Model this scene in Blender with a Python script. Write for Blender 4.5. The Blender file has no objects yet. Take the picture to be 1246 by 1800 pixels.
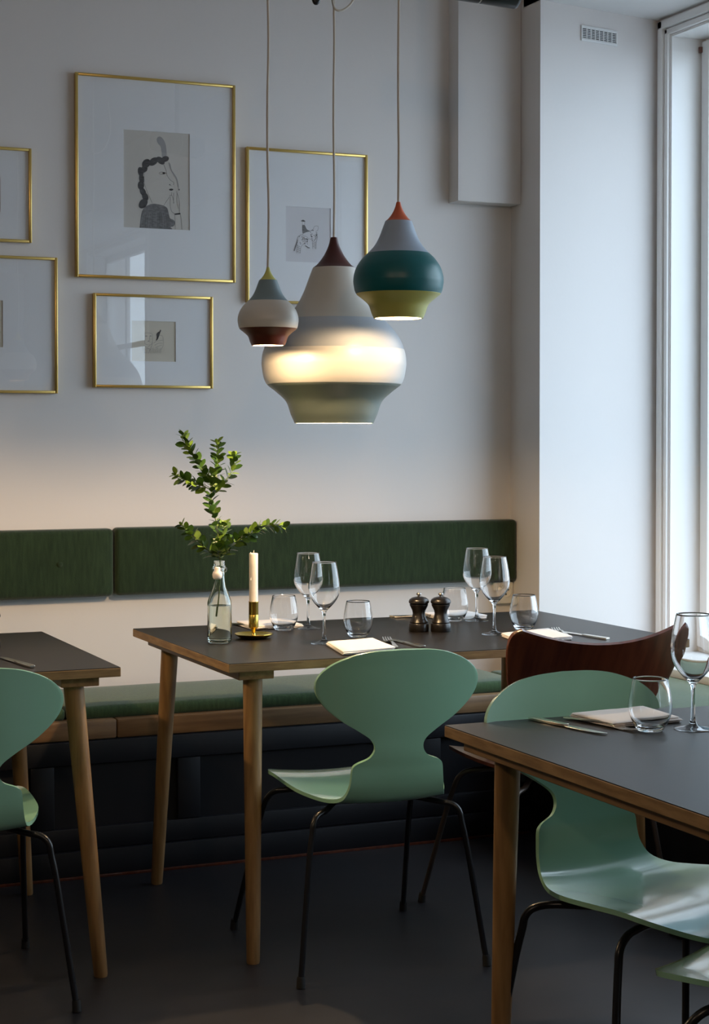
import bpy, bmesh, math, random
from mathutils import Vector, Matrix
PI = math.pi
rnd = random.Random(7)
sc = bpy.context.scene
C = sc.collection

# ------------------------------------------------------------------ camera
F_PX = 3037.0
cam_d = bpy.data.cameras.new('camera'); cam = bpy.data.objects.new('camera', cam_d); C.objects.link(cam)
cam.location = (0, 0, 1.29)
cam.rotation_euler = (PI/2 - math.atan(60/F_PX), 0, -math.radians(23.2))
cam_d.sensor_fit = 'VERTICAL'; cam_d.sensor_height = 36; cam_d.lens = F_PX/1800*36
cam_d.shift_y = -72/1800
cam_d.clip_start = .05; cam_d.clip_end = 200
sc.camera = cam

# ------------------------------------------------------------------ world: overcast sky
w = bpy.data.worlds.new('sky'); sc.world = w; w.use_nodes = True
nt = w.node_tree; nt.nodes.clear()
out = nt.nodes.new('ShaderNodeOutputWorld'); bg = nt.nodes.new('ShaderNodeBackground')
bg.inputs[0].default_value = (.69, .84, 1.0, 1); bg.inputs[1].default_value = 5.1
nt.links.new(bg.outputs[0], out.inputs[0])

# ------------------------------------------------------------------ exposure
vs = sc.view_settings
vs.view_transform = 'Standard'; vs.look = 'None'; vs.gamma = 1; vs.use_curve_mapping = False
vs.exposure = 0.0
LAMP_W = 13.0
sc.cycles.max_bounces = 14; sc.cycles.transmission_bounces = 12; sc.cycles.transparent_max_bounces = 16
sc.cycles.diffuse_bounces = 6; sc.cycles.glossy_bounces = 6
sc.cycles.sample_clamp_indirect = 6.0

# window openings in the right wall: (y0, y1); daylight portals stand in them
WX = 3.484                       # inner face of the right wall
WIN = [(2.55, 5.262), (-2.6, -1.0)]
Z_SILL, Z_HEAD = 0.516, 2.726
for i, (a, b) in enumerate(WIN):
    l = bpy.data.lights.new('daylight_portal', 'AREA'); l.shape = 'RECTANGLE'
    l.size = b-a; l.size_y = Z_HEAD-Z_SILL; l.cycles.is_portal = True
    o = bpy.data.objects.new('daylight_portal', l); C.objects.link(o)
    o.location = (WX+.24, (a+b)/2, (Z_HEAD+Z_SILL)/2)
    o.rotation_euler = Vector((-1, 0, 0)).to_track_quat('-Z', 'Z').to_euler()

# ------------------------------------------------------------------ materials
def mat(name, col, rough=.5, metal=0, spec=.5, bump=None, vary=None, coat=0, sheen=0, subsurf=0):
    m = bpy.data.materials.new(name); m.use_nodes = True
    n = m.node_tree.nodes; L = m.node_tree.links; p = n['Principled BSDF']
    p.inputs['Base Color'].default_value = (*col, 1); p.inputs['Roughness'].default_value = rough
    p.inputs['Metallic'].default_value = metal; p.inputs['Specular IOR Level'].default_value = spec
    p.inputs['Coat Weight'].default_value = coat; p.inputs['Coat Roughness'].default_value = .08
    p.inputs['Sheen Weight'].default_value = sheen
    if subsurf:
        p.inputs['Subsurface Weight'].default_value = subsurf; p.inputs['Subsurface Radius'].default_value = (.01, .008, .006)
    tc = n.new('ShaderNodeTexCoord')
    def noise(scale, stretch, detail=4):
        mp = n.new('ShaderNodeMapping'); mp.inputs['Scale'].default_value = stretch
        L.new(tc.outputs['Object'], mp.inputs[0])
        t = n.new('ShaderNodeTexNoise'); t.inputs['Scale'].default_value = scale; t.inputs['Detail'].default_value = detail
        L.new(mp.outputs[0], t.inputs[0]); return t
    if vary:                       # (scale, stretch, colour_a, colour_b)
        t = noise(vary[0], vary[1], 6)
        r = n.new('ShaderNodeValToRGB'); r.color_ramp.elements[0].position = .32; r.color_ramp.elements[1].position = .68
        r.color_ramp.elements[0].color = (*vary[2], 1); r.color_ramp.elements[1].color = (*vary[3], 1)
        L.new(t.outputs[0], r.inputs[0]); L.new(r.outputs[0], p.inputs['Base Color'])
    if bump:                       # (scale, stretch, strength, distance)
        t = noise(bump[0], bump[1]); b = n.new('ShaderNodeBump')
        b.inputs['Strength'].default_value = bump[2]; b.inputs['Distance'].default_value = bump[3]
        L.new(t.outputs[0], b.inputs['Height']); L.new(b.outputs[0], p.inputs['Normal'])
    return m
ONE = (1, 1, 1)
M = {}
M['wall'] = mat('white_wall_paint', (.70, .675, .67), .75, spec=.2, bump=(60, ONE, .10, .002))
M['ceil'] = mat('ceiling_paint', (.72, .71, .71), .8, spec=.2)
M['gloss_white'] = mat('white_gloss_paint', (.86, .86, .86), .35)
M['white_trim'] = mat('white_trim_paint', (.74, .75, .76), .5)
M['floor'] = mat('painted_floor', (.04, .04, .05), .42, bump=(14, (1, 1, 1), .12, .002), vary=(5, ONE, (.014, .0145, .019), (.023, .022, .026)))
M['plinth'] = mat('dark_blue_paint', (.003, .0035, .008), .6)
M['oak'] = mat('worn_oak', (.3, .17, .06), .5, vary=(9, (6, 6, .5), (.20, .105, .036), (.36, .205, .078)), bump=(60, (4, 4, .3), .15, .001))
M['oak_y'] = mat('oak_along_y', (.3, .17, .06), .5, vary=(9, (6, .5, 6), (.19, .10, .04), (.34, .20, .085)))
M['oak_x'] = mat('oak_along_x', (.3, .17, .06), .5, vary=(9, (.5, 6, 6), (.17, .09, .04), (.29, .165, .075)))
M['ply'] = mat('plywood_edge', (.3, .18, .075), .55, vary=(7, (2, 2, 14), (.20, .115, .045), (.36, .225, .10)))
M['lino'] = mat('dark_linoleum', (.02, .016, .014), .38, spec=.3, vary=(4, ONE, (.010, .008, .007), (.015, .012, .010)), bump=(300, ONE, .05, .0005))
M['mint'] = mat('mint_lacquer', (.30, .56, .40), .26, coat=.8, vary=(3, ONE, (.285, .545, .385), (.31, .575, .41)))
M['walnut'] = mat('red_brown_veneer', (.09, .022, .010), .3, coat=.4, vary=(5, (9, 2, .7), (.065, .014, .007), (.135, .036, .016)))
M['black_steel'] = mat('black_lacquered_steel', (.008, .008, .01), .3)
M['rubber'] = mat('black_rubber', (.01, .01, .01), .7)
M['dull_steel'] = mat('dull_chromed_steel', (.42, .40, .38), .35, metal=1)
M['dark_steel'] = mat('darkened_steel', (.12, .10, .09), .4, metal=.8)
M['steel'] = mat('cutlery_steel', (.80, .75, .66), .2, metal=1)
M['brass'] = mat('polished_brass', (.72, .50, .10), .22, metal=1)
M['gold'] = mat('gold_frame_metal', (.70, .49, .16), .32, metal=1)
M['mat_board'] = mat('white_mat_board', (.78, .80, .84), .8)
M['paper'] = mat('grey_paper', (.60, .58, .55), .85)
M['paper_white'] = mat('white_paper', (.66, .66, .70), .85)
M['paper_cream'] = mat('cream_paper', (.62, .58, .50), .85)
M['pencil_dark'] = mat('dark_pencil', (.055, .055, .06), .8, vary=(90, (1, 1, 3), (.035, .035, .04), (.11, .11, .115)))
M['pencil'] = mat('pencil', (.17, .17, .18), .8, vary=(90, (1, 1, 3), (.13, .13, .135), (.24, .24, .25)))
M['pencil_light'] = mat('light_pencil', (.35, .35, .36), .8)
M['white_ceramic'] = mat('white_ceramic', (.78, .72, .72), .25)
M['wax'] = mat('white_wax', (.80, .76, .72), .5, subsurf=.3)
M['linen'] = mat('white_linen', (.80, .76, .74), .85, bump=(900, ONE, .2, .0005), sheen=.2)
M['mill'] = mat('black_wood', (.010, .008, .007), .28)
M['plastic_white'] = mat('cream_plastic', (.80, .77, .70), .4)
M['black'] = mat('black_hole', (.01, .01, .01), .6)
M['cord'] = mat('fabric_cord', (.62, .57, .50), .8)
M['leaf'] = mat('box_leaf', (.04, .10, .015), .35, coat=.2, vary=(30, ONE, (.018, .06, .008), (.06, .13, .016)))
M['leaf_young'] = mat('young_leaf', (.2, .3, .05), .4, vary=(30, ONE, (.06, .14, .015), (.18, .27, .03)))
M['stem'] = mat('green_stem', (.13, .17, .05), .5)
M['inner'] = mat('white_lamp_inside', (.85, .83, .78), .5)
M['teal_facade'] = mat('teal_facade', (.035, .085, .10), .8, vary=(1.5, ONE, (.028, .072, .085), (.045, .10, .115)))
M['pavement'] = mat('pavement', (.30, .30, .30), .9, vary=(2, ONE, (.25, .25, .25), (.34, .34, .34)))
for k, c in dict(yellow=(.62, .60, .16), blue_grey=(.22, .30, .33), off_white=(.70, .66, .60), brown=(.10, .022, .012), orange=(.62, .13, .055),
                 pale_blue=(.36, .43, .53), teal=(.004, .12, .13), olive_yellow=(.52, .50, .13), dark_red=(.075, .018, .014), beige=(.62, .58, .52),
                 mist=(.44, .47, .52), white=(.74, .72, .69), grey_green=(.18, .22, .195)).items():
    M['lamp_'+k] = mat(k+'_lacquer', c, .38)

def fabric(name, a, b):
    m = mat(name, a, .9, spec=.15, sheen=.25, vary=(120, (1.0, 1.0, .12), a, b))
    n = m.node_tree.nodes; L = m.node_tree.links
    tc = n.new('ShaderNodeTexCoord'); v = n.new('ShaderNodeTexVoronoi'); v.inputs['Scale'].default_value = 420
    bp = n.new('ShaderNodeBump'); bp.inputs['Strength'].default_value = .5; bp.inputs['Distance'].default_value = .001
    L.new(tc.outputs['Object'], v.inputs[0]); L.new(v.outputs[0], bp.inputs['Height']); L.new(bp.outputs[0], n['Principled BSDF'].inputs['Normal'])
    return m
M['green_wool'] = fabric('green_wool', (.012, .024, .010), (.021, .040, .016))
M['seat_wool'] = fabric('green_seat_wool', (.040, .070, .028), (.060, .105, .042))

def glass(name, ior=1.45, col=(1, 1, 1), rough=0):
    m = bpy.data.materials.new(name); m.use_nodes = True; n = m.node_tree.nodes; n.clear()
    o = n.new('ShaderNodeOutputMaterial'); g = n.new('ShaderNodeBsdfGlass')
    g.inputs['IOR'].default_value = ior; g.inputs['Color'].default_value = (*col, 1); g.inputs['Roughness'].default_value = rough
    m.node_tree.links.new(g.outputs[0], o.inputs[0]); return m
M['glass'] = glass('clear_glass')
M['bottle_glass'] = glass('bottle_glass', 1.46, (.985, 1, .98))
M['water'] = glass('water', 1.33, (.99, .985, .94))
def pane(name, refl=.045, tint=(1, 1, 1), graze=.9):       # thin sheet: straight-through plus Fresnel mirror
    m = bpy.data.materials.new(name); m.use_nodes = True; n = m.node_tree.nodes; n.clear(); L = m.node_tree.links
    o = n.new('ShaderNodeOutputMaterial'); t = n.new('ShaderNodeBsdfTransparent'); g = n.new('ShaderNodeBsdfGlossy')
    t.inputs[0].default_value = (*tint, 1)
    g.inputs['Roughness'].default_value = 0; lw = n.new('ShaderNodeLayerWeight'); lw.inputs[0].default_value = .5     # facing = 1-|cos|, same from either side
    pw = n.new('ShaderNodeMath'); pw.operation = 'POWER'; pw.inputs[1].default_value = 5
    mu = n.new('ShaderNodeMath'); mu.operation = 'MULTIPLY_ADD'; mu.inputs[1].default_value = graze; mu.inputs[2].default_value = refl; mu.use_clamp = True
    mx = n.new('ShaderNodeMixShader'); L.new(lw.outputs['Facing'], pw.inputs[0]); L.new(pw.outputs[0], mu.inputs[0]); L.new(mu.outputs[0], mx.inputs[0])
    L.new(t.outputs[0], mx.inputs[1]); L.new(g.outputs[0], mx.inputs[2]); L.new(mx.outputs[0], o.inputs[0]); return m
M['frame_glass'] = pane('picture_glass')
M['window_glass'] = pane('window_glass', .03, (.985, .995, .99), .3)
def emit(name, col, s):
    m = bpy.data.materials.new(name); m.use_nodes = True; n = m.node_tree.nodes; n.clear()
    o = n.new('ShaderNodeOutputMaterial'); e = n.new('ShaderNodeEmission'); e.inputs[0].default_value = (*col, 1); e.inputs[1].default_value = s
    m.node_tree.links.new(e.outputs[0], o.inputs[0]); return m
M['bulb'] = emit('lit_bulb', (1, .72, .38), 12)

# ------------------------------------------------------------------ mesh helpers
def link(name, me, m, parent=None, loc=None, rot=None):
    o = bpy.data.objects.new(name, me); C.objects.link(o)
    if m is not None and not me.materials: me.materials.append(m)
    if parent is not None: o.parent = parent
    if loc is not None: o.location = loc
    if rot is not None: o.rotation_euler = rot
    return o
def finish(bm, name, m, parent=None, smooth=0, loc=None, rot=None, recalc=True):
    if recalc: bmesh.ops.recalc_face_normals(bm, faces=bm.faces)
    me = bpy.data.meshes.new(name); bm.to_mesh(me); bm.free()
    if smooth:
        for p in me.polygons: p.use_smooth = True
        if smooth < 180: me.set_sharp_from_angle(angle=math.radians(smooth))
    return link(name, me, m, parent, loc, rot)
def bm_box(bm, lo, hi, bevel=0, seg=2, mtx=None):
    lo, hi = Vector(lo), Vector(hi)
    r = bmesh.ops.create_cube(bm, size=1)
    vv = r['verts']
    for v in vv: v.co = Vector(((lo[i]+hi[i])/2 + v.co[i]*(hi[i]-lo[i])) for i in range(3))
    if bevel:
        ed = list({e for v in vv for e in v.link_edges})
        g = bmesh.ops.bevel(bm, geom=ed, offset=bevel, segments=seg, profile=.5, affect='EDGES')
        vv = list({v for f in g['faces'] for v in f.verts} | {v for v in vv if v.is_valid})
    if mtx is not None: bmesh.ops.transform(bm, matrix=mtx, verts=[v for v in vv if v.is_valid])
def box(name, lo, hi, m, parent=None, bevel=0, seg=2, smooth=None):
    bm = bmesh.new(); bm_box(bm, lo, hi, bevel, seg)
    return finish(bm, name, m, parent, smooth if smooth is not None else (35 if bevel else 0))
def bm_lathe(bm, prof, seg=40, off=(0, 0, 0)):
    rings = []
    for r, z in prof:
        if r < 1e-6: rings.append([bm.verts.new((off[0], off[1], off[2]+z))])
        else: rings.append([bm.verts.new((off[0]+r*math.cos(2*PI*i/seg), off[1]+r*math.sin(2*PI*i/seg), off[2]+z)) for i in range(seg)])
    for a, b in zip(rings, rings[1:]):
        if len(a) == 1 and len(b) == 1: continue
        for i in range(seg):
            j = (i+1) % seg
            if len(a) == 1: bm.faces.new((a[0], b[i], b[j]))
            elif len(b) == 1: bm.faces.new((a[i], a[j], b[0]))
            else: bm.faces.new((a[i], a[j], b[j], b[i]))
def lathe(name, prof, m, parent=None, seg=40, smooth=50, off=(0, 0, 0), loc=None):
    bm = bmesh.new(); bm_lathe(bm, prof, seg, off); return finish(bm, name, m, parent, smooth, loc)
def crv(pts, n=6):
    P = [Vector(p) for p in pts]; P = [P[0]*2-P[1]] + P + [P[-1]*2-P[-2]]; o = []
    for i in range(1, len(P)-2):
        a, b, c, d = P[i-1:i+3]
        for k in range(n):
            t = k/n; o.append(.5*((2*b)+(c-a)*t+(2*a-5*b+4*c-d)*t*t+(3*b-a-3*c+d)*t**3))
    o.append(P[-2]); return o
def bm_tube(bm, pts, rad, seg=10, cap=True):
    pts = [Vector(p) for p in pts]; n = len(pts)
    if not hasattr(rad, '__len__'): rad = [rad]*n
    rings = []; t0 = (pts[1]-pts[0]).normalized(); up = t0.orthogonal().normalized()
    for i, p in enumerate(pts):
        t = (pts[min(i+1, n-1)]-pts[max(i-1, 0)]).normalized()
        up = (up - t*up.dot(t)).normalized(); s = t.cross(up)
        rings.append([bm.verts.new(p + (up*math.cos(2*PI*k/seg)+s*math.sin(2*PI*k/seg))*rad[i]) for k in range(seg)])
    for a, b in zip(rings, rings[1:]):
        for k in range(seg): bm.faces.new((a[k], a[(k+1) % seg], b[(k+1) % seg], b[k]))
    if cap: bm.faces.new(rings[0][::-1]); bm.faces.new(rings[-1])
def tube(name, pts, rad, m, parent=None, seg=10, smooth=60):
    bm = bmesh.new(); bm_tube(bm, pts, rad, seg); return finish(bm, name, m, parent, smooth)
def extrude_outline(bm, pts, z0, z1):
    a = [bm.verts.new((x, y, z0)) for x, y in pts]; b = [bm.verts.new((x, y, z1)) for x, y in pts]
    bm.faces.new(a[::-1]); bm.faces.new(b)
    for i in range(len(pts)):
        j = (i+1) % len(pts); bm.faces.new((a[i], a[j], b[j], b[i]))
def thing(name, label, cat, loc=(0, 0, 0), rz=0, group=None):
    o = bpy.data.objects.new(name, None); C.objects.link(o); o.empty_display_size = .05
    o.location = loc; o.rotation_euler = (0, 0, rz); o['label'] = label; o['category'] = cat
    if group: o['group'] = group
    return o
def tag(o, label, cat, group=None):
    o['label'] = label; o['category'] = cat
    if group: o['group'] = group
    return o
def struct(o):
    o['kind'] = 'structure'; return o
KIDS = {}
def dup(root, loc, rz, label, group=None, scale=None):
    kids = {}
    for o in C.objects:
        if o.parent: kids.setdefault(o.parent.name, []).append(o)
    def cp(o, par):
        c = o.copy(); C.objects.link(c)
        if par is not None: c.parent = par
        for k in kids.get(o.name, []): cp(k, c)
        return c
    r = cp(root, None); r.location = loc; r.rotation_euler = (0, 0, rz); r['label'] = label
    if group: r['group'] = group
    if scale: r.scale = (scale,)*3
    return r

# ================================================================== SETTING
YW = 5.45          # back wall
PX, PY = 2.942, 5.24   # pillar: side face x, front edge y; its front is splayed back to PY2 at the window wall
PY2 = 5.34
CZ = 3.10           # ceiling of the room
SZ = 2.794          # underside of the dropped soffit along the window wall
struct(box('floor', (-4, -5, -.05), (WX+.05, 5.6, 0), M['floor']))
struct(box('wall_back', (-4.1, YW, 0), (PX+.05, YW+.15, 3.2), M['wall']))
bm = bmesh.new(); extrude_outline(bm, [(PX, PY), (WX+.3, PY2+.055), (WX+.3, YW+.15), (PX, YW+.15)], 0, 3.2)
struct(finish(bm, 'wall_pillar', M['wall']))
M['far_wall'] = mat('warm_grey_wall_paint', (.36, .31, .27), .8)
struct(box('wall_left', (-4.1, -5, 0), (-4, YW, 3.2), M['far_wall']))
struct(box('wall_rear', (-4.1, -5.1, 0), (WX+.3, -5, 3.2), M['far_wall']))
bm = bmesh.new()
ys = (-5.1, 5.6); xs = [(-4.1, CZ), (WX+.35, CZ)]
for (xa, za), (xb, zb) in zip(xs, xs[1:]):
    v = [bm.verts.new(p) for p in ((xa, ys[0], za), (xb, ys[0], zb), (xb, ys[1], zb), (xa, ys[1], za), (xa, ys[0], 3.22), (xb, ys[0], 3.22), (xb, ys[1], 3.22), (xa, ys[1], 3.22))]
    for f in ((0, 3, 2, 1), (4, 5, 6, 7), (0, 1, 5, 4), (1, 2, 6, 5), (2, 3, 7, 6), (3, 0, 4, 7)): bm.faces.new([v[i] for i in f])
struct(finish(bm, 'ceiling', M['ceil']))
struct(box('trim_4', (PX, -4.999, SZ), (WX-.0005, PY2+.02, CZ+.005), M['ceil']))
# right wall with openings
bm = bmesh.new()
bm_box(bm, (WX, -5, 0), (WX+.3, PY2, Z_SILL-.03))
bm_box(bm, (WX, -5, Z_HEAD), (WX+.3, PY2, 3.2))
edges = [-5] + [v for ab in sorted(WIN) for v in ab] + [PY2]
for a, b in zip(edges[::2], edges[1::2]): bm_box(bm, (WX, a, Z_SILL-.03), (WX+.3, b, Z_HEAD))
struct(finish(bm, 'wall_right', M['wall']))
# boxed-in duct on the back wall
struct(box('trim_1', (2.694, 5.375, 2.108), (PX-.001, YW+.01, CZ-.001), M['wall'], bevel=.003))

def window(i, a, b, grid):
    r = bpy.data.objects.new('window_%d' % i, None); C.objects.link(r); r['kind'] = 'structure'
    r.location = (WX, (a+b)/2, Z_SILL); h = (b-a)/2; H = Z_HEAD-Z_SILL
    # casing: outer board, groove, inner bead, on the room side
    for nm, w0, w1, pr in (('casing', .012, .042, .018), ('bead', .046, .066, .010)):
        bm = bmesh.new()
        k0, k1 = .07-w0, .07-w1     # distance outside the opening
        for s in (-1, 1):
            y0, y1 = sorted((s*(h+k1), s*(h+k0)))
            bm_box(bm, (-pr, y0, -.0), (.01, y1, H+k0), .004, 2)
        bm_box(bm, (-pr, -h-k0, H+k1), (.01, h+k0, H+k0), .004, 2)
        finish(bm, nm, M['gloss_white'], r, 35)
    # lining boards of the reveal
    for s in (-1, 1):
        y0, y1 = sorted((s*h, s*(h-.004))); box('jamb_lining', (.004, y0, .001), (.139, y1, H-.001), M['gloss_white'], r)
    box('head_lining', (.004, -h+.005, H-.005), (.139, h-.005, H-.0005), M['gloss_white'], r)
    # sash frame
    def fr(nm, y0, y1, z0, z1, wd, x0, x1):
        bm = bmesh.new()
        bm_box(bm, (x0, y0, z0), (x1, y0+wd, z1), .003); bm_box(bm, (x0, y1-wd, z0), (x1, y1, z1), .003)
        bm_box(bm, (x0, y0+wd, z0), (x1, y1-wd, z0+wd), .003); bm_box(bm, (x0, y0+wd, z1-wd), (x1, y1-wd, z1), .003)
        return finish(bm, nm, M['gloss_white'], r, 35)
    fr('frame', -h, h, 0, H, .014, .14, .20)
    fr('sash', -h+.016, h-.016, .016, H-.016, .045, .122, .17)
    box('glass_pane', (.155, -h+.05, .05), (.159, h-.05, H-.05), M['window_glass'], r)
    ny, nz = grid
    for k in range(1, ny): box('mullion', (.145, -h+2*h*k/ny-.02, .05), (.175, -h+2*h*k/ny+.02, H-.05), M['gloss_white'], r, .003)
    for k in range(1, nz): box('transom', (.145, -h+.05, H*k/nz-.02), (.175, h-.05, H*k/nz+.02), M['gloss_white'], r, .003)
    return r, h, H
r, h, H = window(1, *WIN[0], (1, 1))
bm = bmesh.new(); bm_tube(bm, [(.12, h-.015, H-.055), (.12, h-.015, H-.035)], .008)
finish(bm, 'hinge_pin', M['walnut'], r, 60)
window(2, *WIN[1], (3, 3))
struct(box('window_sill_board', (3.238, 2.6, Z_SILL-.028), (WX+.15, 5.262, Z_SILL), M['gloss_white'], bevel=.003)).name = 'trim_2'
struct(box('trim_3', (3.245, 2.6, 0), (WX-.001, 5.262, Z_SILL-.028), M['white_trim']))

# outdoors
struct(box('pavement', (WX+.32, -25, -.25), (30, 30, -.15), M['pavement']))
def house(x, y0, y1, hgt, m, label):
    t = thing('building', label, 'building', (x, (y0+y1)/2, -.15))
    hw = (y1-y0)/2
    box('facade', (0, -hw, 0), (4, hw, hgt), m, t)
    for fl in range(3):
        for k in range(int(2*hw/2.2)):
            yy = -hw+1.2+k*2.2
            wv = box('window', (-.06, yy-.5, 1.0+fl*2.8), (.02, yy+.5, 2.7+fl*2.8), M['white_trim'], t)
            box('glass', (-.08, yy-.42, 1.08+fl*2.8), (-.05, yy+.42, 2.62+fl*2.8), M['blackglass'], wv)
    return t
M['blackglass'] = mat('dark_window_glass', (.03, .045, .05), .08)
house(13, 10, 22, 8.8, M['teal_facade'], 'teal house front across the street beyond the window')

# ================================================================== BENCH
YF = 4.97
b = thing('bench', 'dark built-in bench with panelled front and wooden rail along the walls', 'bench', (2.0, 5.2, 0))
def wb(nm, lo, hi, m, bev=0): 
    return box(nm, tuple(lo[i]-(2.0, 5.2, 0)[i] for i in range(3)), tuple(hi[i]-(2.0, 5.2, 0)[i] for i in range(3)), m, b, bev)
wb('carcass', (-.6, 4.965, 0), (2.78, YW-.002, .40), M['plinth'])
wb('carcass', (2.78, 2.62, 0), (3.236, 5.238, .40), M['plinth'])
wb('base_rail', (-.6, 4.93, 0), (2.745, 4.964, .079), M['plinth'], .002)
wb('moulding', (-.6, 4.945, .08), (2.745, 4.964, .145), M['plinth'], .004)
wb('top_rail', (-.6, 4.945, .33), (2.745, 4.964, .398), M['plinth'], .003)
for xs_ in (-.5, .30, 1.10, 1.545, 2.35): wb('stile', (xs_, 4.945, .146), (xs_+.07, 4.964, .329), M['plinth'], .003)
wb('floor_strip', (-.6, 4.922, 0), (2.73, 4.929, .008), M['walnut'], .001)
for xa, xb in ((-.6, .45), (.452, 1.36), (1.362, 2.76)): wb('seat_rail', (xa, 4.955, .40), (xb, 5.02, .456), M['oak_x'], .006)
wb('seat_rail', (2.735, 2.62, .40), (2.79, 4.953, .456), M['oak_y'], .006)
wb('seat_board', (-.6, 5.021, .401), (2.79, YW-.002, .452), M['plinth'])
wb('seat_board', (2.791, 2.62, .401), (3.236, 5.238, .452), M['plinth'])

def cushion(name, lo, hi, m, label, bev=.016, puff=.004, ax=2, dimple=None, seed=1):
    lo, hi = Vector(lo), Vector(hi); ctr = (lo+hi)/2; base = Vector((ctr.x, ctr.y, lo.z))
    bm = bmesh.new(); bm_box(bm, lo-base, hi-base, bev, 4)
    L_ = max(hi.x-lo.x, hi.y-lo.y); n = max(4, int(L_/.06)); d = 0 if hi.x-lo.x > hi.y-lo.y else 1
    for k in range(1, n):
        p = Vector((0, 0, 0)); p[d] = (lo-base)[d]+bev+(L_-2*bev)*k/n
        nn = Vector((0, 0, 0)); nn[d] = 1
        bmesh.ops.bisect_plane(bm, geom=bm.verts[:]+bm.edges[:]+bm.faces[:], plane_co=p, plane_no=nn)
    for k in range(1, 6):
        d2 = 2 if ax == 1 else (1 if d == 0 else 0)
        p = Vector((0, 0, 0)); p[d2] = (lo-base)[d2]+bev+((hi-lo)[d2]-2*bev)*k/6
        nn = Vector((0, 0, 0)); nn[d2] = 1
        bmesh.ops.bisect_plane(bm, geom=bm.verts[:]+bm.edges[:]+bm.faces[:], plane_co=p, plane_no=nn)
    rr = random.Random(seed)
    ph = rr.random()*6
    for v in bm.verts:
        q = v.co
        t = q[d]/L_*2
        d2 = 2 if ax == 1 else (1 if d == 0 else 0)
        s2 = (q[d2]-((lo+hi)/2-base)[d2])/((hi-lo)[d2])*2
        amt = (1-abs(t)**6)*(1-abs(s2)**4)*puff + .0012*math.sin(q[d]*23+ph)*(1-abs(s2)**4)
        if ax == 2 and q.z > (hi-lo).z*.6: v.co.z += amt
        if ax == 1 and q.y < 0: v.co.y -= amt
    o = finish(bm, name, m, None, 60, loc=base)
    tag(o, label, 'cushion'); return o
cushion('backrest_cushion', (-.6, YW-.058, .778), (1.473, YW-.001, .996), M['green_wool'], 'green wool backrest cushion at the left with a small button dimple', ax=1, seed=2)
cushion('backrest_cushion', (1.477, YW-.058, .780), (2.940, YW-.001, .998), M['green_wool'], 'long green wool backrest cushion ending against the white pillar', ax=1, seed=3)
bt = bpy.data.objects['backrest_cushion']
bm = bmesh.new(); bm_lathe(bm, [(0, .003), (.006, .0025), (.009, 0), (0, -.002)], 16)
finish(bm, 'button', M['green_wool'], bt, 60, loc=(1.295-.4365, -.034, .108), rot=(PI/2, 0, 0))
cushion('seat_cushion', (-.6, 4.985, .4535), (1.215, 5.388, .492), M['seat_wool'], 'green seat cushion on the bench behind the left table', seed=4, puff=.006)
cushion('seat_cushion', (1.219, 4.985, .4535), (2.735, 5.388, .492), M['seat_wool'], 'green seat cushion on the bench behind the centre table', seed=5, puff=.006)
cushion('seat_cushion', (2.74, 2.65, .4535), (3.232, 5.236, .492), M['seat_wool'], 'green seat cushion on the bench under the window', seed=6, puff=.006)
wb('seat_back_strip', (-.6, 5.39, .453), (2.735, YW-.002, .470), M['plinth'])

# ================================================================== TABLES
def make_table(label, x0, x1, y0, y1, legs, front=None, H=.74):
    # legs: inset of leg tops (x, y) and of feet (x, y) at the left end, then at the right end
    cx, cy = (x0+x1)/2, (y0+y1)/2; hx, hy = (x1-x0)/2, (y1-y0)/2
    t = thing('dining_table', label, 'table', (cx, cy, 0), 0, None)
    box('tabletop', (-hx, -hy, H-.0225), (hx, hy, H-.0015), M['ply'], t, .0012, 1)
    box('linoleum', (-hx+.001, -hy+.001, H-.0016), (hx-.001, hy-.001, H), M['lino'], t)
    for s in (-1, 1):
        tx, ty, bx, by = legs[0 if s < 0 else 1]
        a, c = sorted((s*(hx-max(.026, tx-.052)), s*(hx-tx-.040)))
        box('cleat', (a, -hy+.03, H-.046), (c, hy-.03, H-.0227), M['oak_y'], t, .0015, 1)
    box('stretcher', (-hx+.129, hy-.20, H-.046), (hx-.191, hy-.13, H-.0227), M['oak_x'], t)
    for sx in (-1, 1):
        tx, ty, bx, by = legs[0 if sx < 0 else 1]
        for sy in (-1, 1):
            if sy < 0 and front: ty, by = front
            else: tx, ty, bx, by = legs[0 if sx < 0 else 1]
            top = Vector((sx*(hx-tx), sy*(hy-ty), H-.0462)); bot = Vector((sx*(hx-bx), sy*(hy-by), .0))
            pts = [bot, bot+Vector((0, 0, .004))] + [bot.lerp(top, k/8) for k in range(1, 9)]
            rad = [.0150, .0165] + [.017+(.0245-.017)*k/8 for k in range(1, 9)]
            tube('leg', pts, rad, M['oak'], t, 24)
    return t
make_table('dark-topped oak table in the centre, set for four', 1.365, 2.683, 3.957, 4.80, [(.088, .075, .066, .012), (.135, .075, .125, .03)])
make_table('dark-topped oak table cut off by the left edge', -.21, 1.109, 4.003, 4.83, [(.088, .075, .066, .012), (.097, .075, .048, .012)])
make_table('dark-topped oak table nearest the camera at the right', 1.453, 2.77, 2.085, 2.955, [(.078, .11, .090, .055), (.078, .11, .090, .055)], (.06, .03))

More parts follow.
